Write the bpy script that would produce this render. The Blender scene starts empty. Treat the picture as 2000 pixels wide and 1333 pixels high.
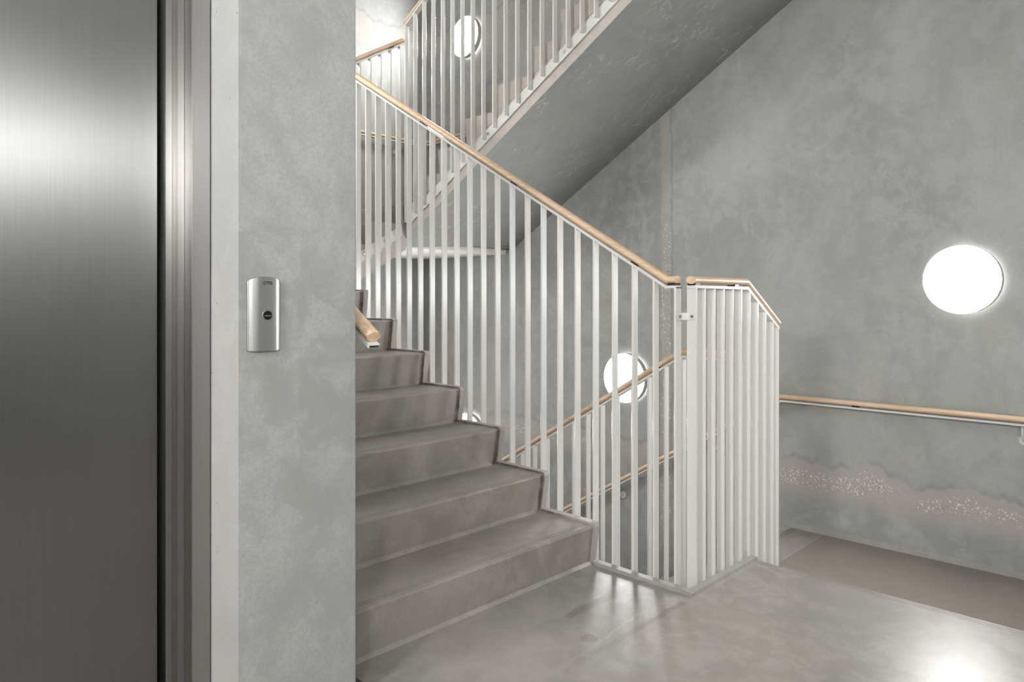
import bpy, bmesh, math, random
from mathutils import Vector, Matrix

# ------------------------------------------------------------------ camera, world, exposure
# X runs along the near landing edge (away to the right), Y along the lower flight (away to the left).
AL = math.radians(44.34)
scene = bpy.context.scene
COL = scene.collection
cam_d = bpy.data.cameras.new('camera')
cam = bpy.data.objects.new('camera', cam_d)
COL.objects.link(cam)
cam.location = (-2.4586, -1.4369, 1.1362)
cam.rotation_euler = (math.pi / 2, 0, AL - math.pi / 2)
cam_d.sensor_width = 36
cam_d.lens = 1399.0 / 2000 * 36
cam_d.shift_y = -(666.5 - 586.85) / 2000
cam_d.clip_start = 0.02
cam_d.clip_end = 60
scene.camera = cam

world = bpy.data.worlds.new('world')
scene.world = world
world.use_nodes = True
world.node_tree.nodes['Background'].inputs[0].default_value = (1, 1, 1, 1)
world.node_tree.nodes['Background'].inputs[1].default_value = 0.4
vs = scene.view_settings
vs.view_transform = 'Standard'
vs.look = 'None'
vs.gamma = 1
vs.use_curve_mapping = False
vs.exposure = 0.14

LAMP = 88.0        # strength of a wall lamp's diffuser
HALO = 14.0        # strength of the ring that lights the wall behind it
CEIL = 2.5         # strength of the unseen fill lamps added on the lobby ceiling
ENTR = 98.0        # strength of two large unseen fill lamps added on the lobby's entrance wall

# ------------------------------------------------------------------ dimensions
R = 0.17           # riser
T = 0.289          # tread
V1 = 0.4607        # first riser of the lower flight
W = 2.156          # face of the right wall
VF = 4.333         # face of the far wall
UL = -1.32         # face of the stair's left wall
UA = 0.5345        # landing edge
UE = 0.86          # edge of the flights along the right wall
VE = 2.925         # edge of the short flight along the far wall
D12 = 2.835        # lowest riser of the upper flight (twelfth above our landing)
ZT = 7.5
EDGE = 0.018

# ------------------------------------------------------------------ material helpers
def new_mat(name):
    m = bpy.data.materials.new(name)
    m.use_nodes = True
    nt = m.node_tree
    return m, nt, nt.nodes['Principled BSDF']

class N:
    def __init__(s, nt):
        s.nt = nt
        g = nt.nodes.new('ShaderNodeNewGeometry')
        s.pos = g.outputs['Position']
        sp = nt.nodes.new('ShaderNodeSeparateXYZ')
        nt.links.new(s.pos, sp.inputs[0])
        s.x, s.y, s.z = sp.outputs
    def put(s, sock, v):
        if isinstance(v, (int, float)):
            sock.default_value = v
        elif isinstance(v, tuple):
            sock.default_value = v + (1,) if len(v) == 3 and len(sock.default_value) == 4 else v
        else:
            s.nt.links.new(v, sock)
    def math(s, op, a, b=0.0, c=None, clamp=False):
        n = s.nt.nodes.new('ShaderNodeMath')
        n.operation = op
        n.use_clamp = clamp
        s.put(n.inputs[0], a)
        s.put(n.inputs[1], b)
        if c is not None:
            s.put(n.inputs[2], c)
        return n.outputs[0]
    def vec(s, scale, loc=(0, 0, 0), rot=(0, 0, 0)):
        n = s.nt.nodes.new('ShaderNodeMapping')
        s.nt.links.new(s.pos, n.inputs[0])
        n.inputs['Location'].default_value = loc
        n.inputs['Rotation'].default_value = rot
        n.inputs['Scale'].default_value = scale
        return n.outputs[0]
    def noise(s, scale, detail=4, rough=0.6, vec=None, dist=0.0):
        n = s.nt.nodes.new('ShaderNodeTexNoise')
        s.nt.links.new(vec if vec is not None else s.pos, n.inputs['Vector'])
        n.inputs['Scale'].default_value = scale
        n.inputs['Detail'].default_value = detail
        n.inputs['Roughness'].default_value = rough
        n.inputs['Distortion'].default_value = dist
        return n.outputs[0]
    def voro(s, scale, vec=None, feature='F1'):
        n = s.nt.nodes.new('ShaderNodeTexVoronoi')
        n.feature = feature
        s.nt.links.new(vec if vec is not None else s.pos, n.inputs['Vector'])
        n.inputs['Scale'].default_value = scale
        return n.outputs
    def ramp(s, v, a, b, lo=0.0, hi=1.0):
        n = s.nt.nodes.new('ShaderNodeMapRange')
        n.interpolation_type = 'SMOOTHSTEP'
        s.put(n.inputs[0], v)
        for i, q in enumerate((a, b, lo, hi)):
            s.put(n.inputs[i + 1], q)
        return n.outputs[0]
    def mix(s, f, a, b, mode='MIX'):
        n = s.nt.nodes.new('ShaderNodeMix')
        n.data_type = 'RGBA'
        n.blend_type = mode
        s.put(n.inputs[0], f)
        s.put(n.inputs[6], a)
        s.put(n.inputs[7], b)
        return n.outputs[2]
    def bump(s, h, strength, dist=0.002):
        n = s.nt.nodes.new('ShaderNodeBump')
        n.inputs['Strength'].default_value = strength
        n.inputs['Distance'].default_value = dist
        s.nt.links.new(h, n.inputs['Height'])
        return n.outputs[0]

def concrete(name, base, warm=0.35, rough=0.62, joints=(), stripe=False, scratches=0.0, pores=0.6,
             spec=0.4, contrast=1.0, stains=None, grain=1.0, streak=True):
    m, nt, b = new_mat(name)
    n = N(nt)
    def sc(k, w=0.0):
        return (base[0] * k * (1 + w), base[1] * k, base[2] * k * (1 - w))
    big = n.noise(0.9, 5, 0.62, dist=0.6)
    col = n.mix(n.ramp(big, 0.3, 0.72), sc(1 - 0.13 * contrast), sc(1 + 0.13 * contrast))
    hue = n.noise(1.7, 3, 0.5, vec=n.vec((1, 1, 1), (7.3, 2.1, 4.4)))
    col = n.mix(n.math('MULTIPLY', n.ramp(hue, 0.45, 0.72), warm), col, sc(1.0, 0.07))
    if streak:   # faint runs down the face
        st = n.noise(7, 4, 0.6, vec=n.vec((1, 1, 0.12)))
        col = n.mix(n.ramp(st, 0.52, 0.8, 0, 0.4 * contrast), col, sc(1.22))
        st2 = n.noise(4, 5, 0.7, vec=n.vec((1, 1, 0.5), (3, 9, 1)), dist=1.2)
        col = n.mix(n.ramp(st2, 0.56, 0.78, 0, 0.45 * contrast), col, sc(0.80))
    mid = n.noise(9, 6, 0.7, dist=0.4)
    col = n.mix(n.ramp(mid, 0.42, 0.62, 0, 0.6), col, sc(1 + 0.16 * contrast))
    cl2 = n.noise(2.4, 8, 0.72, vec=n.vec((1, 1, 0.8), (1, 5, 2)), dist=0.7)
    col = n.mix(n.ramp(cl2, 0.46, 0.64, 0, 0.45), col, sc(1 - 0.13 * contrast))
    hair = n.noise(11, 9, 0.85, vec=n.vec((1, 1, 0.45), (6, 2, 3), (0.5, 0.2, 0)), dist=0.8)
    col = n.mix(n.ramp(hair, 0.58, 0.74, 0, 0.4), col, sc(1.2))
    fine = n.noise(140, 3, 0.6)
    col = n.mix(n.ramp(fine, 0.3, 0.75, 0, 0.30 * grain), col, sc(0.82))
    # trowel clouds and pale scratches
    if scratches:
        v = n.vec((1.0, 0.30, 1.0), rot=(-0.53, 0, 0))
        a = n.noise(16, 8, 0.8, vec=v, dist=1.5)
        patch = n.ramp(n.noise(2.6, 4, 0.6), 0.44, 0.62)
        f = n.math('MULTIPLY', n.ramp(a, 0.52, 0.68), patch)
        col = n.mix(n.math('MULTIPLY', f, scratches), col, sc(2.3))
        a2 = n.noise(5, 5, 0.7, vec=n.vec((1, 0.25, 1), rot=(-0.53, 0, 0)))
        col = n.mix(n.ramp(a2, 0.5, 0.75, 0, 0.5), col, sc(0.78))
    pink = (base[0] * 1.13, base[1] * 1.03, base[2] * 0.98)
    def pebbles(col, mask, amount=0.30):
        jit = n.nt.nodes.new('ShaderNodeMix')
        jit.data_type = 'VECTOR'
        jit.inputs[0].default_value = 0.02
        nz = nt.nodes.new('ShaderNodeTexNoise')
        nt.links.new(n.pos, nz.inputs['Vector'])
        nz.inputs['Scale'].default_value = 45
        nt.links.new(n.pos, jit.inputs[4])
        nt.links.new(nz.outputs[1], jit.inputs[5])
        vo = n.voro(88, vec=jit.outputs[1])
        cell = n.nt.nodes.new('ShaderNodeSeparateColor')
        nt.links.new(vo['Color'], cell.inputs[0])
        dots = n.ramp(n.math('ADD', vo['Distance'], n.math('MULTIPLY', cell.outputs[2], 0.30)), 0.52, 0.40)
        on = n.math('GREATER_THAN', cell.outputs[0], 1 - amount)
        f = n.math('MULTIPLY', n.math('MULTIPLY', dots, on), mask)
        col = n.mix(f, col, sc(1.9, 0.03))
        dk = n.math('MULTIPLY', n.math('LESS_THAN', cell.outputs[1], 0.06), dots)
        return n.mix(n.math('MULTIPLY', dk, mask), col, sc(0.45))
    for z0 in joints:   # band where two pours meet: exposed aggregate between wavering edges
        wob = n.noise(2.1, 5, 0.62, vec=n.vec((1, 1, 0.0), (z0, 1.3, 0)))
        wob2 = n.noise(3.3, 4, 0.6, vec=n.vec((1, 1, 0.0), (5 + z0, 8.3, 0)))
        top = n.math('ADD', z0 + 0.09, n.math('MULTIPLY', n.math('SUBTRACT', wob, 0.5), 0.45))
        bot = n.math('ADD', z0 - 0.13, n.math('MULTIPLY', n.math('SUBTRACT', wob2, 0.5), 0.22))
        above = n.math('SUBTRACT', top, n.z)
        below = n.math('SUBTRACT', n.z, bot)
        f = n.math('MULTIPLY', n.ramp(above, -0.004, 0.012), n.ramp(below, -0.05, 0.05))
        edge = n.math('MULTIPLY', n.ramp(n.math('ABSOLUTE', n.math('ADD', above, 0.012)), 0.035, 0.0), 0.45)
        col = n.mix(n.math('MULTIPLY', edge, n.ramp(n.noise(6), 0.35, 0.6)), col, sc(0.62))
        col = n.mix(n.math('MULTIPLY', f, 0.85), col, pink)
        pm = n.math('MULTIPLY', n.ramp(above, 0.03, 0.08), n.ramp(n.noise(3.0, 3, 0.5, vec=n.vec((1, 1, 1), (2, 2, 9))), 0.40, 0.52))
        pm = n.math('MULTIPLY', pm, n.ramp(below, 0.04, 0.10))
        col = pebbles(col, pm, 0.66)
    if joints:
        wet = n.noise(2.8, 6, 0.7, dist=1.6)
        low = n.math('MULTIPLY', n.ramp(n.z, 0.0, -0.25), n.ramp(wet, 0.42, 0.6))
        col = n.mix(n.math('MULTIPLY', low, 0.55), col, sc(0.72))
    if stripe:   # vertical seep mark at a formwork joint
        wob = n.noise(3.0, 5, 0.65, vec=n.vec((0, 0, 1), (4, 4, 0)))
        yy = n.math('ADD', n.y, n.math('MULTIPLY', n.math('SUBTRACT', wob, 0.5), 0.10))
        down = n.ramp(n.z, -1.2, -0.2)
        core = n.math('MULTIPLY', n.ramp(yy, 1.425, 1.437), n.ramp(yy, 1.515, 1.503))
        side = n.math('MULTIPLY', n.ramp(yy, 1.50, 1.52), n.ramp(yy, 1.60, 1.56))
        col = n.mix(n.math('MULTIPLY', n.math('MULTIPLY', side, down), n.ramp(n.noise(5, 5, 0.7), 0.4, 0.6, 0.35, 0.8)), col, sc(0.80, 0.04))
        col = n.mix(n.math('MULTIPLY', n.math('MULTIPLY', core, down), 0.55), col, pink)
        e1 = n.ramp(n.math('ABSOLUTE', n.math('SUBTRACT', yy, 1.42)), 0.016, 0.0)
        col = n.mix(n.math('MULTIPLY', n.math('MULTIPLY', e1, down), 0.45), col, sc(0.62))
        low = n.ramp(n.z, 2.0, 1.5)
        col = pebbles(col, n.math('MULTIPLY', n.math('MULTIPLY', core, down), low), 0.22)
    if stains:
        col = stains(n, col, sc)
    # blow holes
    if pores:
        vp = n.voro(26)
        cellp = nt.nodes.new('ShaderNodeSeparateColor')
        nt.links.new(vp['Color'], cellp.inputs[0])
        hole = n.math('MULTIPLY', n.ramp(vp['Distance'], 0.085, 0.05), n.math('GREATER_THAN', cellp.outputs[1], 0.80))
        col = n.mix(n.math('MULTIPLY', hole, pores), col, sc(0.35))
    nt.links.new(col, b.inputs['Base Color'])
    n.put(b.inputs['Roughness'], n.ramp(mid, 0.3, 0.75, rough - 0.06 if rough > 0.34 else 0.31, rough + 0.08 if rough > 0.34 else 0.34))
    b.inputs['Specular IOR Level'].default_value = spec
    h = n.math('ADD', n.math('MULTIPLY', fine, 0.35), n.math('MULTIPLY', mid, 1.0))
    nt.links.new(n.bump(h, 0.25 * grain, 0.0012), b.inputs['Normal'])
    return m

def paint(name, c, rough=0.21, spec=0.5):
    m, nt, b = new_mat(name)
    n = N(nt)
    v = n.noise(60, 3, 0.5)
    nt.links.new(n.mix(n.ramp(v, 0.3, 0.7), tuple(x * 0.97 for x in c), c), b.inputs['Base Color'])
    b.inputs['Roughness'].default_value = rough
    b.inputs['Specular IOR Level'].default_value = spec
    return m

def wood(name, axis):
    m, nt, b = new_mat(name)
    n = N(nt)
    s = [1, 1, 1]
    s[axis] = 0.06
    v = n.vec(tuple(s))
    g = n.noise(46, 6, 0.65, vec=v, dist=0.5)
    g2 = n.noise(190, 3, 0.6, vec=v)
    tone = n.noise(2.2, 2, 0.5)
    c = n.mix(n.ramp(g, 0.32, 0.68), (0.64, 0.45, 0.285), (0.79, 0.60, 0.42))
    c = n.mix(n.ramp(g2, 0.45, 0.75, 0, 0.5), c, (0.47, 0.30, 0.17))
    c = n.mix(n.ramp(tone, 0.4, 0.62, 0, 0.5), c, (0.76, 0.56, 0.42))
    nt.links.new(c, b.inputs['Base Color'])
    b.inputs['Roughness'].default_value = 0.42
    nt.links.new(n.bump(g2, 0.15, 0.001), b.inputs['Normal'])
    return m

def metal(name, c, rough, brush=(1, 1, 0.01), strength=0.12, fscale=900, aniso=0.0):
    m, nt, b = new_mat(name)
    n = N(nt)
    g = n.noise(fscale, 2, 0.5, vec=n.vec(brush))
    cl = n.noise(1.6, 3, 0.5)
    nt.links.new(n.mix(n.ramp(g, 0.2, 0.8), tuple(x * 0.93 for x in c), c), b.inputs['Base Color'])
    b.inputs['Metallic'].default_value = 1
    if aniso:   # brushed upright: highlights spread sideways
        tn = nt.nodes.new('ShaderNodeTangent')
        tn.direction_type = 'RADIAL'
        tn.axis = 'Z'
        nt.links.new(tn.outputs[0], b.inputs['Tangent'])
        b.inputs['Anisotropic'].default_value = aniso
    n.put(b.inputs['Roughness'], n.ramp(cl, 0.3, 0.7, rough - 0.02, rough + 0.03))
    nt.links.new(n.bump(g, strength, 0.0004), b.inputs['Normal'])
    return m

def plain(name, c, rough=0.5, metallic=0.0):
    m, nt, b = new_mat(name)
    n = N(nt)
    v = n.noise(80, 2, 0.5)
    nt.links.new(n.mix(n.ramp(v, 0.3, 0.7), tuple(x * 0.92 for x in c), c), b.inputs['Base Color'])
    b.inputs['Roughness'].default_value = rough
    b.inputs['Metallic'].default_value = metallic
    return m

def emit(name, c, strength):
    m, nt, b = new_mat(name)
    b.inputs['Base Color'].default_value = (0.9, 0.9, 0.88, 1)
    b.inputs['Roughness'].default_value = 0.4
    b.inputs['Emission Color'].default_value = c + (1,)
    b.inputs['Emission Strength'].default_value = strength
    return m

def floor_stains(n, col, sc):
    wob = n.noise(9, 5, 0.7)
    wv = n.math('MULTIPLY', n.math('SUBTRACT', wob, 0.5), 0.05)
    yy = n.math('ADD', n.y, wv)
    def band(y0, half, x0, x1):
        f = n.ramp(n.math('ABSOLUTE', n.math('SUBTRACT', yy, y0)), half + 0.004, half - 0.004)
        return n.math('MULTIPLY', n.math('MULTIPLY', f, n.ramp(n.x, x0, x0 + 0.03)), n.ramp(n.x, x1 + 0.03, x1))
    f1 = band(0.217, 0.020, -0.50, 0.0)
    f2 = n.math('MULTIPLY', band(-0.018, 0.013, -0.72, -0.10), n.ramp(n.x, -0.75, -0.2, 0.35, 1.0))
    dx = n.math('MULTIPLY', n.math('ADD', n.x, 0.556), 1.0)
    dy = n.math('SUBTRACT', n.y, 0.061)
    rr = n.math('SQRT', n.math('ADD', n.math('MULTIPLY', dx, dx), n.math('MULTIPLY', dy, dy)))
    f3 = n.ramp(n.math('ADD', rr, wv), 0.036, 0.028)
    f = n.math('MAXIMUM', n.math('MAXIMUM', f1, f2), f3)
    col = n.mix(n.math('MULTIPLY', f, 0.65), col, sc(0.62, 0.05))
    cl = n.math('ABSOLUTE', n.math('SUBTRACT', n.math('ADD', n.y, n.math('MULTIPLY', wv, 1.2)), n.math('MULTIPLY_ADD', n.x, 0.10, 0.075)))
    cf = n.math('MULTIPLY', n.ramp(cl, 0.004, 0.0015), n.ramp(n.x, -0.15, -0.3, 0, 0.5))
    col = n.mix(cf, col, sc(1.3))
    return n.mix(n.ramp(n.noise(2.3, 6, 0.7, dist=1.0), 0.55, 0.72, 0, 0.45), col, sc(0.80, 0.02))

GREY = (0.365, 0.371, 0.360)
M = {}
M['wall'] = concrete('wall_concrete', GREY, contrast=1.55, grain=1.3, joints=(0.0, 3.74), stripe=True)
M['wall_plain'] = concrete('left_wall_concrete', GREY, contrast=1.3, joints=(0.0, 3.74))
M['pillar'] = concrete('pillar_concrete', (0.335, 0.34, 0.33), contrast=1.7, grain=1.9, pores=0.95)
M['reveal'] = concrete('pillar_lit_side_concrete', (0.47, 0.472, 0.46), contrast=0.7, grain=1.2, pores=0.9, streak=False)
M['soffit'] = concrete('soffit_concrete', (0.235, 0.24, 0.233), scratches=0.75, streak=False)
M['ceiling'] = concrete('ceiling_concrete', GREY, streak=False)
M['floor'] = concrete('floor_concrete', (0.302, 0.282, 0.264), warm=0.6, rough=0.29, stains=floor_stains,
                      streak=False, pores=0.3, spec=0.19, grain=0.6, contrast=1.9)
M['landing'] = concrete('landing_concrete', (0.25, 0.225, 0.20), warm=0.6, rough=0.36, streak=False, pores=0.3, grain=0.5)  # same concrete as the floor, its weaker light put into a darker colour
def step_dirt(n, col, sc):
    nn = n.nt.nodes.new('ShaderNodeNewGeometry')
    sp = n.nt.nodes.new('ShaderNodeSeparateXYZ')
    n.nt.links.new(nn.outputs['True Normal'], sp.inputs[0])
    up = n.math('LESS_THAN', n.math('ABSOLUTE', sp.outputs[2]), 0.5)
    wob = n.math('MULTIPLY', n.math('SUBTRACT', n.noise(14, 5, 0.7), 0.5), 0.022)
    d = n.math('ABSOLUTE', n.math('ADD', n.math('ADD', n.x, 0.024), wob))
    f = n.math('MULTIPLY', n.ramp(d, 0.018, 0.005), n.ramp(n.noise(20, 5, 0.75), 0.36, 0.58, 0.5, 1.0))
    f = n.math('MULTIPLY', f, n.ramp(n.y, 0.55, 0.72, 0.15, 0.85))
    col = n.mix(n.math('MULTIPLY', f, up), col, (0.07, 0.052, 0.036))
    # faint rust runs and a filled plug on the second riser
    run = n.noise(16, 5, 0.7, vec=n.vec((1, 1, 0.25), (2, 0, 0)))
    col = n.mix(n.math('MULTIPLY', n.ramp(run, 0.60, 0.74, 0, 0.55), up), col, sc(0.68, 0.06))
    return col
M['step'] = concrete('step_concrete', (0.298, 0.276, 0.256), warm=0.5, rough=0.46, pores=0.8, streak=False, contrast=2.0, grain=1.1, stains=step_dirt)
M['margin'] = concrete('step_margin_concrete', (0.42, 0.39, 0.36), warm=0.5, rough=0.5, pores=0.4, streak=False, stains=step_dirt)
M['flight'] = concrete('flight_side_concrete', (0.50, 0.455, 0.42), warm=0.5, rough=0.55, pores=0.4, streak=False)
M['curb'] = concrete('curb_concrete', (0.34, 0.325, 0.30), rough=0.4, pores=0.4, streak=False, contrast=1.2)
M['paint'] = paint('white_paint', (0.70, 0.692, 0.665))
M['panel'] = paint('white_board', (0.86, 0.86, 0.84), 0.6, 0.3)
M['wood_x'] = wood('oak_along_x', 0)
M['wood_y'] = wood('oak_along_y', 1)
M['black'] = plain('black_rubber', (0.012, 0.012, 0.012), 0.5)
M['screw'] = metal('screw_steel', (0.6, 0.6, 0.58), 0.25)
M['door'] = metal('door_steel', (0.245, 0.245, 0.242), 0.33, (1, 1, 0.01), 0.15, 500, 0.85)
M['frame'] = metal('frame_steel', (0.38, 0.37, 0.36), 0.31, (1, 1, 0.01), 0.1, 700, 0.6)
M['plate'] = metal('plate_steel', (0.52, 0.52, 0.51), 0.31, (1, 1, 0.01), 0.2, 900)
M['button'] = metal('button_steel', (0.07, 0.065, 0.06), 0.16)
M['dark'] = plain('dark_gap', (0.008, 0.008, 0.008), 0.8)
M['rim'] = paint('lamp_rim', (0.50, 0.50, 0.49), 0.4)
M['lamp'] = emit('lamp_diffuser', (1.0, 0.992, 0.98), LAMP)
M['halo'] = emit('lamp_halo', (1.0, 0.992, 0.98), HALO)
M['entrance_fill_lamp'] = emit('entrance_fill_diffuser', (1.0, 0.992, 0.98), ENTR)
M['back_fill_lamp'] = emit('back_fill_diffuser', (1.0, 0.992, 0.98), 72.0)
M['far_fill_lamp'] = emit('far_fill_diffuser', (1.0, 0.992, 0.98), 70.0)
M['ceil_fill_lamp'] = emit('ceiling_fill_diffuser', (1.0, 0.992, 0.98), CEIL)

# ------------------------------------------------------------------ geometry helpers
class MB:
    def __init__(s):
        s.bm = bmesh.new()
    def box(s, x0, x1, y0, y1, z0, z1, mi=0):
        vs_ = [s.bm.verts.new((x, y, z)) for x in (x0, x1) for y in (y0, y1) for z in (z0, z1)]
        for f in ((0, 1, 3, 2), (4, 6, 7, 5), (0, 4, 5, 1), (2, 3, 7, 6), (0, 2, 6, 4), (1, 5, 7, 3)):
            s.bm.faces.new([vs_[i] for i in f]).material_index = mi
        return s
    def prism(s, pts, axis, a, b, mi=0):
        """polygon pts in the two other axes, pushed from a to b along axis"""
        def P(p, w):
            q = [0, 0, 0]
            o = [i for i in range(3) if i != axis]
            q[o[0]], q[o[1]], q[axis] = p[0], p[1], w
            return s.bm.verts.new(q)
        A = [P(p, a) for p in pts]
        B = [P(p, b) for p in pts]
        s.bm.faces.new(A).material_index = mi
        s.bm.faces.new(B[::-1]).material_index = mi
        for i in range(len(pts)):
            j = (i + 1) % len(pts)
            s.bm.faces.new((A[i], B[i], B[j], A[j])).material_index = mi
        return s
    def sweep(s, path, prof, caps=True, mi=0):
        """profile (side, up) swept along a path of points with mitred joints"""
        path = [Vector(p) for p in path]
        rings = []
        for i, p in enumerate(path):
            d0 = (p - path[i - 1]).normalized() if i else None
            d1 = (path[i + 1] - p).normalized() if i < len(path) - 1 else None
            d = (d0 + d1).normalized() if d0 and d1 else (d0 or d1)
            ref = d1 or d0
            h = Vector((ref.x, ref.y, 0))
            side = Vector((0, 0, 1)).cross(h).normalized() if h.length > 1e-6 else Vector((1, 0, 0))
            up = d.cross(side).normalized()
            if up.z < 0:
                up = -up
            k = 1.0 / max(0.3, up.dot((ref.cross(side)).normalized() if ref.cross(side).z > 0 else -(ref.cross(side)).normalized()))
            rings.append([s.bm.verts.new(p + side * a + up * b * k) for a, b in prof])
        for r0, r1 in zip(rings, rings[1:]):
            for i in range(len(prof)):
                j = (i + 1) % len(prof)
                s.bm.faces.new((r0[i], r0[j], r1[j], r1[i])).material_index = mi
        if caps:
            s.bm.faces.new(rings[0][::-1]).material_index = mi
            s.bm.faces.new(rings[-1]).material_index = mi
        return s
    def cyl(s, c, axis, rad, a, b, seg=48, rad2=None, mi=0):
        ax = 'xyz'.index(axis)
        o = [i for i in range(3) if i != ax]
        R0, R1 = rad, rad if rad2 is None else rad2
        rs = []
        for w, rr in ((a, R0), (b, R1)):
            ring = []
            for k in range(seg):
                t = 2 * math.pi * k / seg
                q = list(c)
                q[o[0]] += rr * math.cos(t)
                q[o[1]] += rr * math.sin(t)
                q[ax] = w
                ring.append(s.bm.verts.new(q))
            rs.append(ring)
        for i in range(seg):
            j = (i + 1) % seg
            s.bm.faces.new((rs[0][i], rs[0][j], rs[1][j], rs[1][i])).material_index = mi
        s.bm.faces.new(rs[0][::-1]).material_index = mi
        s.bm.faces.new(rs[1]).material_index = mi
        return s
    def build(s, name, mats, parent=None, bevel=0.0, smooth=False, seg=2, origin=None):
        bmesh.ops.recalc_face_normals(s.bm, faces=s.bm.faces)
        if bevel:
            ed = [e for e in s.bm.edges if len(e.link_faces) == 2 and e.calc_face_angle(0) > 0.5]
            bmesh.ops.bevel(s.bm, geom=ed, offset=bevel, segments=seg, affect='EDGES', clamp_overlap=True)
        me = bpy.data.meshes.new(name)
        s.bm.to_mesh(me)
        s.bm.free()
        if smooth:
            for p in me.polygons:
                p.use_smooth = True
            me.set_sharp_from_angle(angle=math.radians(40))
        for m in (mats if isinstance(mats, (list, tuple)) else [mats]):
            me.materials.append(m)
        o = bpy.data.objects.new(name, me)
        COL.objects.link(o)
        if parent is not None:
            o.parent = parent
            o.matrix_parent_inverse = Matrix.Translation(-parent.location)
        return o

def thing(name, label, cat, loc=(0, 0, 0), group=None):
    o = bpy.data.objects.new(name, None)
    o.empty_display_size = 0.1
    COL.objects.link(o)
    o.location = loc
    o['label'] = label
    o['category'] = cat
    if group:
        o['group'] = group
    return o

def structure(o, label=None):
    o['kind'] = 'structure'
    if label:
        o['label'] = label
    return o

def oval(w, h, n=20):
    return [(w / 2 * math.cos(2 * math.pi * k / n), h / 2 * math.sin(2 * math.pi * k / n)) for k in range(n)]
def rect(w, h):
    return [(-w / 2, -h / 2), (w / 2, -h / 2), (w / 2, h / 2), (-w / 2, h / 2)]

# ------------------------------------------------------------------ the setting
structure(MB().box(W, W + 0.2, -1.52, VF + 0.2, -4, ZT).build('wall_right', M['wall']),
          'grey concrete wall along the right with pour joint and vertical seep stripe')
structure(MB().box(UL - 0.2, W, VF, VF + 0.2, -4, ZT).build('wall_far', M['wall_plain']),
          'grey concrete wall at the far end of the stairwell')
structure(MB().box(UL - 0.2, UL, 0.64, VF, -4, ZT).build('wall_left', M['wall_plain']),
          'grey concrete wall on the left of the lower flight')
structure(MB().box(0.6, W, -1.52, -1.32, -4, ZT).build('wall_side', M['wall_plain']))
structure(MB().box(0.6, 0.8, -4.2, -1.52, -0.3, 3.47).build('wall_lobby', M['wall_plain']))
structure(MB().box(-4.5, 0.8, -4.4, -4.2, -0.3, 3.47).build('wall_back', M['wall_plain']))
structure(MB().box(-4.7, -4.5, -4.4, 0.66, -0.3, 3.47).build('wall_entrance', M['wall_plain']))
# wall around the elevator doorway
mb = MB()
mb.box(-4.5, -2.72, 0.458, 0.66, -0.3, 3.47)
mb.box(-2.72, -1.66, 0.458, 0.66, 2.2, 3.47)
structure(mb.build('wall_elevator', M['wall_plain']))
structure(MB().box(-4.5, 0.52, -4.2, 0.0, 3.47, 3.74).box(UL, 0.0, 0.0, V1, 3.47, 3.74).box(-4.5, UL, 0.0, 0.66, 3.47, 3.74)
          .build('ceiling', M['ceiling']))
structure(MB().box(-4.7, W + 0.2, -4.4, VF + 0.2, ZT, ZT + 0.2).build('ceiling', M['ceiling']))
structure(MB().box(UL - 0.2, W + 0.2, -1.5, VF + 0.2, -4.2, -3.74).build('floor', M['landing']))
# upper walls that close the well above the lobby
structure(MB().box(-4.7, 0.52, -0.2, 0.0, 3.74, ZT).build('wall_upper', M['wall_plain']))
structure(MB().box(UL - 0.2, UL, 0.0, 0.64, 3.74, ZT).build('wall_upper', M['wall_plain']))

# the landing we stand on: edge rounded, two anti-slip grooves cut behind the nosing
def nosing_profile(x_edge, x_back, z, depth):
    g = 0.0035
    pts = [(x_back, z)]
    for c in (0.042, 0.025):
        pts += [(x_edge - c - g / 2, z), (x_edge - c - g / 2, z - 0.003), (x_edge - c + g / 2, z - 0.003), (x_edge - c + g / 2, z)]
    pts += [(x_edge - 0.008, z), (x_edge - 0.0025, z - 0.0025), (x_edge, z - 0.008), (x_edge - 0.022, z - depth), (x_back, z - depth)]
    return pts
mb = MB()
mb.prism([(x, z) for x, z in nosing_profile(UA, 0.30, 0.0, 0.17)], 1, -1.32, -0.055)
mb.prism([(0.30, 0), (UA - 0.008, 0), (UA - 0.0025, -0.0025), (UA, -0.008), (UA - 0.022, -0.17), (0.30, -0.17)], 1, -0.055, 0.0)
mb.box(-4.5, 0.30, -4.2, 0.0, -0.27, 0)
mb.box(-1.245, 0.0, 0.0, V1 + 0.02, -0.27, 0)
mb.box(-1.66, -1.245, 0.0, 0.275, -0.27, 0)
mb.box(-4.5, -1.66, 0.0, 0.56, -0.27, 0)
mb.prism([(V1 + 0.008, -0.001), (V1 + 0.0205, 0.012), (V1 + 0.0215, 0.0)], 0, -1.245, -0.02)
structure(mb.build('floor', M['floor']), 'polished concrete landing floor in the foreground')
structure(MB().box(-1.33, -1.24, 0.27, 0.48, -0.27, -0.10).build('floor', M['dark']))

# ------------------------------------------------------------------ stairs
def side_strip(mb, a, b, ax, lo, hi, z, mi):
    if ax == 'v':
        mb.box(lo, hi, a, b, z - 0.02, z + 0.012, mi)
    else:
        mb.box(a, b, lo, hi, z - 0.02, z + 0.012, mi)

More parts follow.
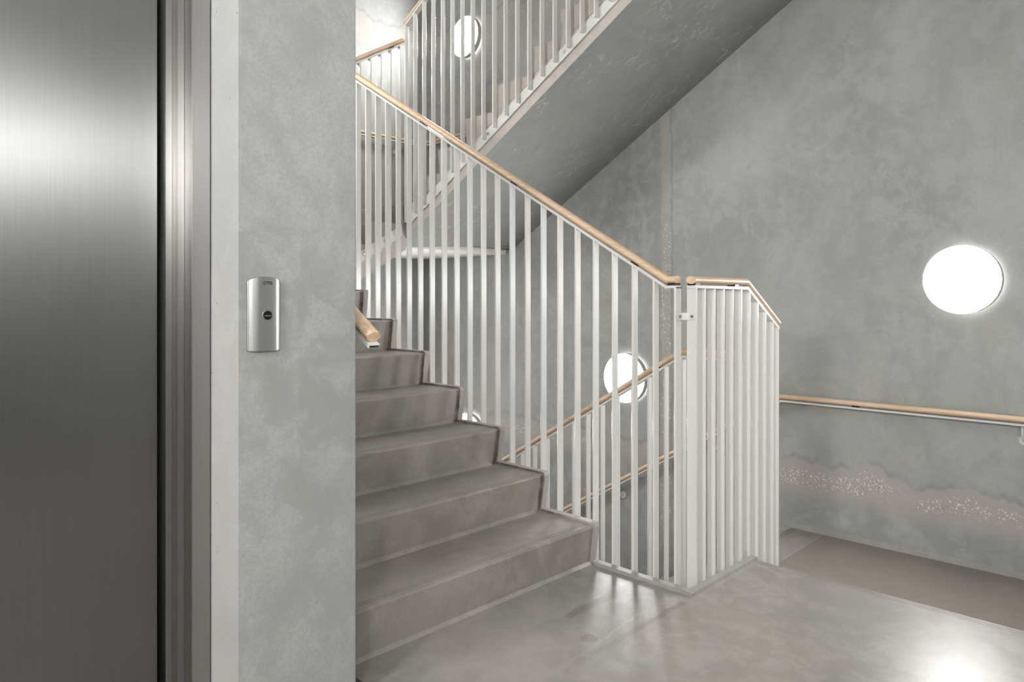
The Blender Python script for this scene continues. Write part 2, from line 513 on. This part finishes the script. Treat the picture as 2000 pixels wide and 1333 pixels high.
def make_step(parent, axis, sgn, nose, z, lo, hi, edge, tread=T, grooves=True, name='step', riser=R, back=None, reach=0.06):
    """one step. axis: travel axis (0 x / 1 y); sgn: direction of climbing; nose: position of the nosing;
    lo..hi: width across; edge: which side (lo/hi) is the open edge with a raised margin"""
    p = lambda d, h: (nose + sgn * d, z + h)
    g = 0.0035
    top_back = tread + reach if back is None else back
    cove = back is None
    prof = [p(0.022, -riser), p(0.0, -0.009), p(0.003, -0.003), p(0.009, 0)]
    if grooves:
        for c in (0.026, 0.042):
            prof += [p(c - g / 2, 0), p(c - g / 2, -0.003), p(c + g / 2, -0.003), p(c + g / 2, 0)]
    if cove:
        prof += [p(tread + 0.006, 0), p(tread + 0.022, 0.014), p(top_back, 0.014), p(top_back, -0.03), p(0.06, -riser)]
    else:
        prof += [p(top_back, 0), p(top_back, -0.03), p(min(0.06, top_back - 0.002), -riser)]
    flat = [p(0.022, -riser), p(0.0, -0.009), p(0.003, -0.003), p(0.009, 0), p(top_back, 0), p(top_back, -0.03), p(min(0.06, top_back - 0.002), -riser)]
    other = 1 - axis
    mb = MB()
    def pr_(pts, a, b):
        if axis == 1:
            mb.prism(pts, 0, a, b)
        else:
            mb.prism(pts, 1, a, b)
    m = 0.075
    if edge == 'hi':
        pr_(prof, lo, hi - m)
        pr_(flat, hi - m, hi - 0.035)
        e0, e1 = hi - 0.035, hi
    else:
        pr_(prof, lo + m, hi)
        pr_(flat, lo + 0.035, lo + m)
        e0, e1 = lo, lo + 0.035
    up = 0.010
    edgep = [p(0.015, -riser + up), p(-0.006, -0.006), p(-0.003, up - 0.004), p(0.006, up), p(top_back, up), p(top_back, -0.025), p(min(0.06, top_back - 0.002), -riser + up)]
    nf = len(mb.bm.faces)
    pr_(edgep, e0, e1)
    mb.bm.faces.ensure_lookup_table()
    for f in mb.bm.faces[nf:]:
        f.material_index = 1
    o = mb.build(name, [M['step'], M['margin']], parent)
    return o

def flight(label, axis, sgn, first, z_low, n, lo, hi, edge, drop_lo, drop_hi, base_back, tail, group=None, last_back=None):
    """n risers climbing from z_low. drop at lo side and hi side = vertical thickness under the nosing line."""
    root = thing('stair_flight', label, 'stairs', ((lo + hi) / 2, first, z_low) if axis == 1 else (first, (lo + hi) / 2, z_low), group)
    for k in range(n):
        make_step(root, axis, sgn, first + sgn * k * T, z_low + (k + 1) * R, lo, hi, edge, back=last_back if k == n - 1 else None,
                  reach=0.033 if last_back and k == n - 2 else 0.06)
    # waist below the steps
    bm = MB()
    a0, a1 = base_back, n * T + tail
    sl = R / T
    ring = []
    for w, drop in ((lo + 0.0, drop_lo), (hi - 0.0, drop_hi)):
        pts = []
        inset = 0.003 if ((w == lo and edge == 'lo') or (w == hi and edge == 'hi')) else 0.0
        ww = w + inset if w == lo else w - inset
        k = 0
        top = [(a0, z_low + 0.001)] if a0 < 0.02 else []
        d = []
        # stepped top, just under the treads
        for k in range(n):
            d += [(k * T + 0.03, z_low + (k * R - 0.02 if k else -0.001)), (k * T + 0.03, z_low + (k + 1) * R - 0.02)]
        d += [(a1, z_low + n * R - 0.02)]
        knee = min((n - 1) * T + 0.12, a1 - 0.01)
        bottom = [(a1, z_low + R + sl * knee - drop), (knee, z_low + R + sl * knee - drop),
                  (a0, z_low + R + sl * a0 - drop)]
        pts = [(a0, z_low - 0.001)] + d + bottom
        vv = []
        for t_, zz in pts:
            q = [0, 0, zz]
            q[axis] = first + sgn * t_
            q[1 - axis] = ww
            vv.append(bm.bm.verts.new(q))
        ring.append(vv)
    bm.bm.faces.new(ring[0])
    bm.bm.faces.new(ring[1][::-1])
    for i in range(len(ring[0])):
        j = (i + 1) % len(ring[0])
        f = bm.bm.faces.new((ring[0][i], ring[1][i], ring[1][j], ring[0][j]))
    for f in bm.bm.faces:
        f.normal_update()
    bmesh.ops.recalc_face_normals(bm.bm, faces=bm.bm.faces)
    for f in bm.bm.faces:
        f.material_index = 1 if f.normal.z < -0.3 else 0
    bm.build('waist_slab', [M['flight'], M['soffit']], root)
    return root

# lower flight, rising away behind the pillar
flight('worn concrete stair flight rising from the foreground landing behind the pillar', 1, 1, V1, 0.0, 8, UL + 0.002, EDGE, 'hi', 0.31, 0.31, 0.0, 0.05)
# upper flight overhead, climbing towards the right wall's near end
flight('overhead concrete stair flight with dark scratched underside crossing the top', 1, -1, D12, 11 * R, 9, UE, W - 0.002, 'lo', 0.385, 0.31, -0.19, -0.066, None, 0.223)
# the same flight one storey down, beyond the open well
flight('concrete stair flight going down along the right wall below the landing', 1, -1, D12, -11 * R, 9, UE, W - 0.002, 'lo', 0.385, 0.31, -0.19, -0.066, None, 0.223)
# short flight along the far wall
flight('short concrete stair flight along the far wall behind white balusters', 0, 1, 0.246, 8 * R, 3, VE, VF - 0.002, 'lo', 0.37, 0.37, 0.0, 0.035 - T, None, 0.035)
# two risers between the foreground landing and the landing at the right wall
root = thing('stair_step', 'single concrete step between the foreground floor and lower landing on the right', 'step', (0.68, -0.66, -0.17))
make_step(root, 0, -1, UA + T, -R, -1.318, 0.0, 'hi', tread=0.27)

def landing(label, boxes, z, th=0.27):
    mb = MB()
    for x0, x1, y0, y1 in boxes:
        mb.box(x0, x1, y0, y1, z - th, z)
    o = mb.build('stair_landing', [M['landing']])
    o['label'] = label
    o['category'] = 'landing'
    return o
WR = W - 0.002
landing('brown concrete corner landing one step down at the right wall', [(UA + T, WR, -1.318, 0.0), (UE, WR, 0.0, 0.2985)], -2 * R)
landing('concrete landing high at the foot of the overhead flight', [(UE + 0.001, WR, D12 + 0.191, VF - 0.002)], 11 * R)
landing('concrete landing at the top of the lower flight behind the pillar', [(UL + 0.002, 0.018, V1 + 8 * T + 0.061, VF - 0.002), (0.018, 0.244, VE, VF - 0.002)], 8 * R, 0.25)
landing('lower concrete landing at the foot of the descending flight', [(UE, WR, D12 + 0.191, VF - 0.002)], -11 * R)
landing('concrete landing above at the head of the overhead flight', [(UA + T, WR, -1.318, 0.0), (UE, WR, 0.0, 0.2985)], 20 * R)

# white board under the far corner landing
o = MB().box(0.97, W - 0.004, 3.14, VF - 0.004, 1.553, 11 * R - 0.272).build('soffit_board', M['panel'], bevel=0.003)
o['label'] = 'white board fixed under the far corner landing'
o['category'] = 'board'

# raised margin round the well, at the landing's edge
cb = MB()
cb.prism([(-0.018, 0.0), (-0.014, 0.013), (EDGE - 0.004, 0.015), (EDGE, 0.010), (EDGE, -0.25), (0.001, -0.25), (0.001, 0.0)], 1, 0.0, V1 - 0.004)
cb.prism([(-0.018, 0.0), (-0.014, 0.013), (EDGE - 0.004, 0.015), (EDGE, 0.010), (EDGE, -0.25), (0.001, -0.25), (0.001, 0.0)], 0, 0.0, UA)
cb.box(-0.016, 0.0, -0.016, 0.0, 0.0, 0.013)
o = cb.build('well_curb', M['curb'])
o['label'] = 'low raised concrete curb around the corner of the stairwell opening'
o['category'] = 'curb'
# light fillet at the foot of the first riser
structure(MB().prism([(W, -2 * R + 0.028), (W - 0.028, -2 * R + 0.0005), (W, -2 * R + 0.0005)], 1, -1.315, 0.52).build('baseboard_right', M['curb']))
# ------------------------------------------------------------------ balustrades
WOOD = (0.048, 0.032)
STEEL = (0.038, 0.011)
BAR_T, BAR_W = 0.010, 0.034

def rail_heights(top):
    return top - WOOD[1] / 2, top - WOOD[1] - 0.006 - STEEL[1] / 2

def add_rail(root, pts, wood_mat, spacers, ends=(0, 0), label=True):
    """pts: path of the rail's top line"""
    wz = WOOD[1] / 2
    def shift(pts, dz):
        out = [Vector(p) for p in pts]
        return [Vector((p.x, p.y, p.z - dz)) for p in out]
    def extend(pts, a, b):
        pts = [Vector(p) for p in pts]
        if a:
            pts[0] = pts[0] + (pts[0] - pts[1]).normalized() * a
        if b:
            pts[-1] = pts[-1] + (pts[-1] - pts[-2]).normalized() * b
        return pts
    MB().sweep(extend(shift(pts, wz), *ends), oval(*WOOD)).build('handrail', wood_mat, root, smooth=True)
    MB().sweep(shift(pts, WOOD[1] + 0.006 + STEEL[1] / 2), rect(*STEEL)).build('rail_bar', M['paint'], root)
    # black packers between wood and steel
    P = [Vector(p) for p in pts]
    for s_, in [(x,) for x in spacers]:
        acc = 0
        for a, b in zip(P, P[1:]):
            L = (b - a).length
            if acc + L >= s_:
                d = (b - a).normalized()
                c = a + d * (s_ - acc)
                c = c - Vector((0, 0, WOOD[1] + 0.002))
                MB().sweep([c - d * 0.018, c + d * 0.018], rect(0.036, 0.012)).build('packer', M['black'], root)
                break
            acc += L

def bar_at(root, plane_axis, plane, t, z0, z1, name='baluster', th=BAR_T, w=BAR_W, rnd=None):
    """flat bar standing edge-on: thin along the balustrade, wide across it"""
    dz = 0.0
    if plane_axis == 0:
        mb = MB().box(plane - w / 2, plane + w / 2, t - th / 2, t + th / 2, z0, z1)
    else:
        mb = MB().box(t - th / 2, t + th / 2, plane - w / 2, plane + w / 2, z0, z1)
    return mb.build(name, M['paint'], root, bevel=0.0012, seg=1)

def plate_run(root, axis_plane, plane, pts, h=0.075, th=0.008):
    """fixing plate: pts (t, z_top) along the run"""
    top = pts
    bot = [(t, z - h) for t, z in pts][::-1]
    mb = MB()
    mb.prism(top + bot, axis_plane, plane - th / 2, plane + th / 2)
    return mb.build('fixing_plate', M['paint'], root)

def bolt(root, axis_plane, plane, t, z, sgn):
    c = [0, 0, z]
    c[axis_plane] = plane
    c[1 - axis_plane] = t
    mb = MB().cyl(c, 'xy'[axis_plane], 0.011, plane, plane + sgn * 0.006, 16)
    return mb.build('bolt', M['screw'], root)

SL = R / T
PA = 0.042                     # plane of the bars beside the lower flight (x)
TOP = 1.233

# -- A: lower flight
def topA(v):
    return TOP + max(0.0, (v - 0.125)) * SL
root = thing('balustrade', 'white steel balustrade with oak handrail beside the lower stair flight', 'balustrade', (PA, 0.085, 0))
add_rail(root, [(0.042, 0.080, TOP), (0.042, 0.128, TOP), (0.042, 2.86, topA(2.86))], M['wood_y'], (0.022, 0.225, 1.04, 1.86, 2.7), (-0.004, 0))
def baseA(v):
    return -0.31 + max(0.0, (v - (V1 - T))) * SL
steelz = WOOD[1] + 0.006 + STEEL[1] * 0.5
for k in range(27):
    v = 0.187 + 0.1022 * k
    bar_at(root, 0, PA, v, baseA(v) + 0.0, topA(v) - steelz)
bar_at(root, 0, PA, 0.085, -0.30, TOP - steelz, 'post', 0.010, 0.040)
plate_run(root, 0, EDGE + 0.0045, [(0.07, -0.235), (V1 - T, -0.235), (2.86, -0.235 + (2.86 - V1 + T) * SL)])
for v in (0.14, 0.95, 1.76, 2.57):
    bolt(root, 0, EDGE + 0.009, v, baseA(v) + 0.04, 1)

# -- 2: along the landing and down beside the single step
def top2(u):
    return TOP - max(0.0, u - 0.525) * SL
root2 = thing('balustrade', 'white steel balustrade with kinked oak handrail at the landing corner', 'balustrade', (0.077, PA, 0))
add_rail(root2, [(0.071, PA, TOP), (0.525, PA, TOP), (0.842, PA, top2(0.842))], M['wood_x'], (0.022, 0.350), (0.0, 0.006))
for k in range(9):
    u = 0.155 + 0.0783 * k
    bar_at(root2, 1, PA, u, -0.30 - max(0, u - 0.525) * SL, top2(u) - steelz)
bar_at(root2, 1, PA, 0.080, -0.30, TOP - steelz, 'post', 0.012, 0.042)
MB().box(0.828, 0.838, 0.024, 0.062, -0.52, top2(0.833) - steelz).build('post', M['paint'], root2)
plate_run(root2, 1, EDGE + 0.0045, [(0.07, -0.235), (UA, -0.235), (0.84, -0.235 - (0.84 - UA) * SL)])
# link between the two posts
lk = MB()
lk.sweep([(0.022, 0.074, 1.072), (0.052, 0.072, 1.072), (0.071, 0.050, 1.072), (0.0715, 0.022, 1.072)], rect(0.004, 0.028))
lko = lk.build('link_bracket', M['paint'], root2)
MB().cyl((0.034, 0, 1.072), 'y', 0.006, 0.070, 0.064, 14).build('screw', M['screw'], lko)
MB().cyl((0, 0.034, 1.072), 'x', 0.006, 0.069, 0.063, 14).build('screw', M['screw'], lko)

# -- C / D: along the flights by the right wall
def make_CD(z_off, v_end, label, nbars, v_first, step, spacers, bolts, vstop):
    """z_off: height of the landing at the head of the flight"""
    vk = 0.56 - 0.02
    P = UE - 0.022
    root = thing('balustrade', label, 'balustrade', (P, v_end, z_off))
    top = lambda v: z_off + 1.225 - max(0.0, v - vk) * SL
    pts = [(P, v_end, top(v_end))]
    if v_end < vk:
        pts.append((P, vk, top(vk)))
    pts.append((P, vstop, top(vstop)))
    add_rail(root, pts, M['wood_y'], spacers)
    pt_ = lambda v: z_off + 0.0 - 0.235 - max(0.0, v - (D12 - 8 * T)) * SL
    for k in range(nbars):
        v = v_first - step * k
        if v < v_end + 0.01:
            break
        bar_at(root, 0, P - 0.004, v, pt_(v) - 0.055, top(v) - steelz)
    plate_run(root, 0, UE - 0.0045, [(vstop, pt_(vstop)), (D12 - 8 * T, pt_(0)), (v_end, pt_(0))])
    for v in bolts:
        bolt(root, 0, UE - 0.009, v, pt_(v) - 0.035, -1)
    return root
make_CD(-2 * R, 0.10, 'white steel balustrade with oak handrail descending beyond the stairwell opening', 30, 2.84, 0.105, (0.05, 0.36, 0.60), (), 2.90)
make_CD(20 * R, 0.30, 'white steel balustrade with oak handrail on the overhead flight', 27, 2.886, 0.1049, (0.3, 1.1, 1.9), (1.36, 2.02, 2.70), 2.905)

# -- E: short flight at the far wall
PE = VE - 0.022
rootE = thing('balustrade', 'white steel balustrade with oak handrail on the short far flight', 'balustrade', (0.8, PE, 11 * R))
topE = lambda u: 3.110 - (0.824 - u) * SL
add_rail(rootE, [(0.07, PE, topE(0.07)), (0.806, PE, topE(0.806))], M['wood_x'], (0.73,))
for k in range(8):
    u = 0.776 - 0.088 * k
    bar_at(rootE, 1, PE - 0.004, u, 1.87 - 0.25 - (0.824 - u) * SL, topE(u) - steelz)
plate_run(rootE, 1, VE - 0.0045, [(0.07, 1.87 - 0.165 - 0.754 * SL), (0.812, 1.87 - 0.165)], 0.085)
for u in (0.48, 0.66):
    bolt(rootE, 1, VE - 0.009, u, 1.87 - 0.20 - (0.824 - u) * SL, -1)

# ------------------------------------------------------------------ wall handrails
def wall_bracket(root, wall_axis, wall, sgn, t, z):
    """disc on the wall and a bent rod up to the rail. sgn: side of the wall the rail is on"""
    def P(d, tt, zz):
        q = [0, 0, zz]
        q[wall_axis] = wall + sgn * d
        q[1 - wall_axis] = tt
        return tuple(q)
    mb = MB().cyl(P(0, t, z - 0.085), 'xy'[wall_axis], 0.026, wall, wall + sgn * 0.008, 28)
    path = [P(0.006, t, z - 0.085), P(0.040, t, z - 0.082), P(0.062, t, z - 0.062), P(0.070, t, z - 0.035), P(0.070, t, z - 0.004)]
    pr = oval(0.012, 0.012, 10)
    # round rod: rings along the path
    prev = None
    for i, p in enumerate(path):
        p = Vector(p)
        d = (Vector(path[min(i + 1, len(path) - 1)]) - Vector(path[max(i - 1, 0)])).normalized()
        side = Vector((0, 1, 0)) if wall_axis == 0 else Vector((1, 0, 0))
        up = d.cross(side).normalized()
        ring = [mb.bm.verts.new(p + side * a + up * b) for a, b in pr]
        if prev:
            for k in range(len(pr)):
                j = (k + 1) % len(pr)
                mb.bm.faces.new((prev[k], prev[j], ring[j], ring[k]))
        else:
            mb.bm.faces.new(ring)
        prev = ring
    mb.bm.faces.new(prev)
    return mb.build('wall_bracket', M['paint'], root, smooth=True)

def wall_rail(label, pts, wmat, brackets, wall_axis, wall, sgn, spacers=()):
    root = thing('wall_handrail', label, 'handrail', pts[0])
    add_rail(root, pts, wmat, spacers)
    for t, ztop in brackets:
        wall_bracket(root, wall_axis, wall, sgn, t, ztop - WOOD[1] - 0.006 - STEEL[1])
    return root
zr = -2 * R + 0.868
zc = lambda v: zr - max(0.0, v - 0.56) * 0.602
wall_rail('oak wall handrail on the right wall running level then down behind the balusters',
          [(W - 0.07, -1.2, zr), (W - 0.07, 0.56, zr), (W - 0.07, 3.3, zc(3.3))], M['wood_y'],
          [(-0.728, zr), (1.04, zc(1.04)), (1.853, zc(1.853)), (2.7, zc(2.7))], 0, W, -1, (1.30, 2.1, 2.9, 3.7))
zu = 11 * R + 0.862
wall_rail('oak wall handrail high on the right wall at the far corner landing',
          [(W - 0.07, VF - 0.05, zu), (W - 0.07, D12 + 0.29, zu), (W - 0.07, 1.6, zu + (D12 + 0.29 - 1.6) * SL)], M['wood_y'],
          [(3.75, zu)], 0, W, -1)
wall_rail('oak wall handrail on the far wall above the corner landing',
          [(W - 0.05, VF - 0.07, zu), (0.90, VF - 0.07, zu), (0.2, VF - 0.07, zu - 0.7 * SL)], M['wood_x'],
          [(1.79, zu), (1.05, zu)], 1, VF, -1)
za = lambda v: 1.055 + (v - 0.32) * 0.62
wall_rail('cut end of an oak handrail emerging from behind the concrete pillar',
          [(-1.25, 0.305, za(0.305)), (-1.25, 2.7, za(2.7))], M['wood_y'], [(0.80, za(0.8)), (1.9, za(1.9))], 0, UL, 1)

slot = MB().box(-1.25 - 0.0155, -1.25 + 0.0155, 0.3035, 0.3052, za(0.305) - WOOD[1] - 0.006 - STEEL[1] * 0.78, za(0.305) - WOOD[1] - 0.006 - STEEL[1] * 0.32)
slot.build('bar_slot', M['dark'], bpy.data.objects['wall_handrail.003'])

# ------------------------------------------------------------------ round wall lamps
def wall_lamp(label, y, z, x=W, sgn=-1, axis=0, group='round wall lamps', k=1.0, mat='lamp'):
    root = thing('wall_lamp', label, 'lamp', (x, y, z) if axis == 0 else (y, x, z), group)
    c = (0, y, z) if axis == 0 else (y, 0, z)
    a = 'xy'[axis]
    MB().cyl(c, a, 0.160 * k, x, x + sgn * 0.016, 64).build('backlight', M['halo'], root)
    MB().cyl(c, a, 0.190 * k, x + sgn * 0.018, x + sgn * 0.066, 72).build('lamp_rim', M['rim'], root, smooth=True)
    MB().cyl(c, a, 0.187 * k, x + sgn * 0.066, x + sgn * 0.069, 72, 0.184 * k).build('diffuser', M[mat], root, smooth=True)
    return root
wall_lamp('large round glowing lamp at the right edge above the wall handrail', -0.449, 1.250)
wall_lamp('round glowing wall lamp crossed by the descending oak handrail', 1.804, 0.536)
wall_lamp('round glowing wall lamp mostly hidden behind the middle steps', 3.605, -0.125)
wall_lamp('round glowing wall lamp high behind the overhead balusters', 3.641, 3.642)
wall_lamp('round wall lamp above the overhead flight', 1.804, 0.536 + 3.74)
wall_lamp('unseen round fill lamp added above the upper landing', -0.449, 1.25 + 3.74)  # out of view, added for more light from above
wall_lamp('unseen round fill lamp added on the far wall above the short flight', -0.55, 3.55, VF, -1, 1, 'round wall lamps', 1.0, 'far_fill_lamp')  # unseen, added to brighten the upper stairwell
wall_lamp('unseen round fill lamp added on the far wall behind the lower flight', 0.30, 0.45, VF, -1, 1, 'round wall lamps', 1.0, 'far_fill_lamp')  # hidden by the pillar, added to light the deep end of the well

wall_lamp('unseen round fill lamp added on the left wall above the lower flight', 2.3, 2.75, UL, 1, 0, 'round wall lamps', 1.0, 'far_fill_lamp')  # added behind the pillar to light the right wall
# unseen lobby lamps, all added to bring up the brightness
def ceiling_fill_lamp(label, x, y):
    root = thing('ceiling_fill_lamp', label, 'lamp', (x, y, 3.47), 'added round ceiling lamps in the lobby')
    MB().cyl((x, y, 0), 'z', 0.30, 3.40, 3.47, 48).build('lamp_rim', M['rim'], root, smooth=True)
    MB().cyl((x, y, 0), 'z', 0.27, 3.395, 3.40, 48).build('diffuser', M['ceil_fill_lamp'], root)
ceiling_fill_lamp('unseen round ceiling lamp added near the elevator', -2.6, -0.6)
ceiling_fill_lamp('unseen round ceiling lamp added near the stairs', -0.8, -1.3)
ceiling_fill_lamp('unseen round ceiling lamp added at the back of the lobby', -1.8, -3.0)
ceiling_fill_lamp('unseen round ceiling lamp added near the entrance', -3.7, -2.2)
wall_lamp('unseen round lamp added on the back wall of the lobby', -1.6, 2.35, -4.2, 1, 1, 'added round lamps on the lobby back wall', 1.0, 'back_fill_lamp')  # added behind the camera, also gives the door its bright band
wall_lamp('unseen round lamp added on the back wall near the entrance', -3.4, 2.35, -4.2, 1, 1, 'added round lamps on the lobby back wall', 1.0, 'back_fill_lamp')

wall_lamp('unseen round fill lamp added on the lobby wall facing the elevator side', -0.9, 2.1, -4.5, 1, 0, 'large fill lamps added in the lobby', 1.5, 'entrance_fill_lamp')  # added out of view to light faces turned to the left
wall_lamp('unseen round fill lamp added on the lobby wall by the entrance', -2.9, 2.1, -4.5, 1, 0, 'large fill lamps added in the lobby', 1.5, 'entrance_fill_lamp')

# ------------------------------------------------------------------ pillar, elevator, call panel
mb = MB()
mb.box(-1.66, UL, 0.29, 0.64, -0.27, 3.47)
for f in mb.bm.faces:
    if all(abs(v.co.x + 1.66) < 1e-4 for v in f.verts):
        f.material_index = 1      # smooth cast side by the elevator, its light put into a paler colour
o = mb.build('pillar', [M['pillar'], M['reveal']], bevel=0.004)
o['label'] = 'broad grey concrete pillar between the elevator and the stairs'
o['category'] = 'pillar'

root = thing('elevator', 'brushed steel elevator door with stepped steel frame left of the pillar', 'elevator', (-2.2, 0.56, 0))
MB().box(-2.66, -1.757, 0.565, 0.60, 0.0, 2.12).build('door_panel', M['door'], root, bevel=0.002)
fr = MB()
fr.box(-1.712, -1.664, 0.452, 0.60, 0, 2.17)
fr.build('door_frame', M['frame'], root, bevel=0.0015)
MB().box(-1.729, -1.712, 0.500, 0.60, 0, 2.14).build('door_jamb', M['frame'], root, bevel=0.0015)
MB().box(-1.745, -1.729, 0.538, 0.60, 0, 2.13).build('door_jamb', M['frame'], root, bevel=0.001)
MB().box(-2.72, -2.66, 0.452, 0.60, 0, 2.17).build('door_frame', M['frame'], root, bevel=0.0015)
MB().box(-2.66, -1.712, 0.452, 0.60, 2.12, 2.19).build('door_frame', M['frame'], root, bevel=0.0015)
MB().box(-2.75, -1.66, 0.604, 0.65, 0.0, 2.2).build('shaft_backing', M['dark'], root)

# hall call plate
cx, cz0, cz1 = -1.598, 1.008, 1.196
root = thing('call_panel', 'brushed steel elevator call plate with one round button on the pillar', 'call panel', (cx, 0.29, 1.10))
mb = MB()
prof = [(-0.043, 0.0), (-0.043, -0.006), (-0.036, -0.0115), (-0.024, -0.0150), (0.024, -0.0160), (0.037, -0.0125), (0.043, -0.006), (0.043, 0.0)]
def arch(x):
    return cz1 - 0.010 * (x / 0.043) ** 2
NS = 14
xs = [-0.043 + 0.086 * i / NS for i in range(NS + 1)]
def depth(x):
    t = abs(x) / 0.043
    return 0.0175 - 0.0115 * t ** 4
front = [[], []]
back = [[], []]
for x in xs:
    for j, zz in enumerate((cz0, arch(x))):
        front[j].append(mb.bm.verts.new((cx + x, 0.29 - depth(x), zz)))
        back[j].append(mb.bm.verts.new((cx + x, 0.291, zz)))
for i in range(NS):
    mb.bm.faces.new((front[0][i], front[0][i + 1], front[1][i + 1], front[1][i]))
    mb.bm.faces.new((back[0][i], back[1][i], back[1][i + 1], back[0][i + 1]))
    for j in (0, 1):
        mb.bm.faces.new((front[j][i], back[j][i], back[j][i + 1], front[j][i + 1]))
for i in (0, NS):
    mb.bm.faces.new((front[0][i], front[1][i], back[1][i], back[0][i]))
mb.build('face_plate', M['plate'], root, bevel=0.0022, smooth=True)
bz = 1.098
br = MB().cyl((cx + 0.003, 0, bz), 'y', 0.0135, 0.29 - 0.0165, 0.29 - 0.0195, 32).build('button_ring', M['plate'], root, smooth=True)
MB().cyl((cx + 0.003, 0, bz), 'y', 0.0115, 0.29 - 0.0190, 0.29 - 0.0202, 32).build('button', M['button'], root)
MB().box(cx - 0.006, cx + 0.012, 0.29 - 0.0208, 0.29 - 0.0200, bz - 0.0022, bz + 0.0002).build('button_bar', M['screw'], root)
cu = bpy.data.curves.new('lettering', 'FONT')
cu.body = 'OTIS'
cu.size = 0.0115
cu.extrude = 0.0002
cu.align_x = 'CENTER'
tmp = bpy.data.objects.new('lettering_curve', cu)
me = bpy.data.meshes.new_from_object(tmp)
bpy.data.objects.remove(tmp)
bpy.data.curves.remove(cu)
me.materials.clear()
me.materials.append(M['button'])
to = bpy.data.objects.new('lettering', me)
COL.objects.link(to)
to.parent = root
to.location = (0.004, -0.0180, arch(0) - 0.020 - 1.10)
to.rotation_euler = (math.pi / 2, 0, 0)
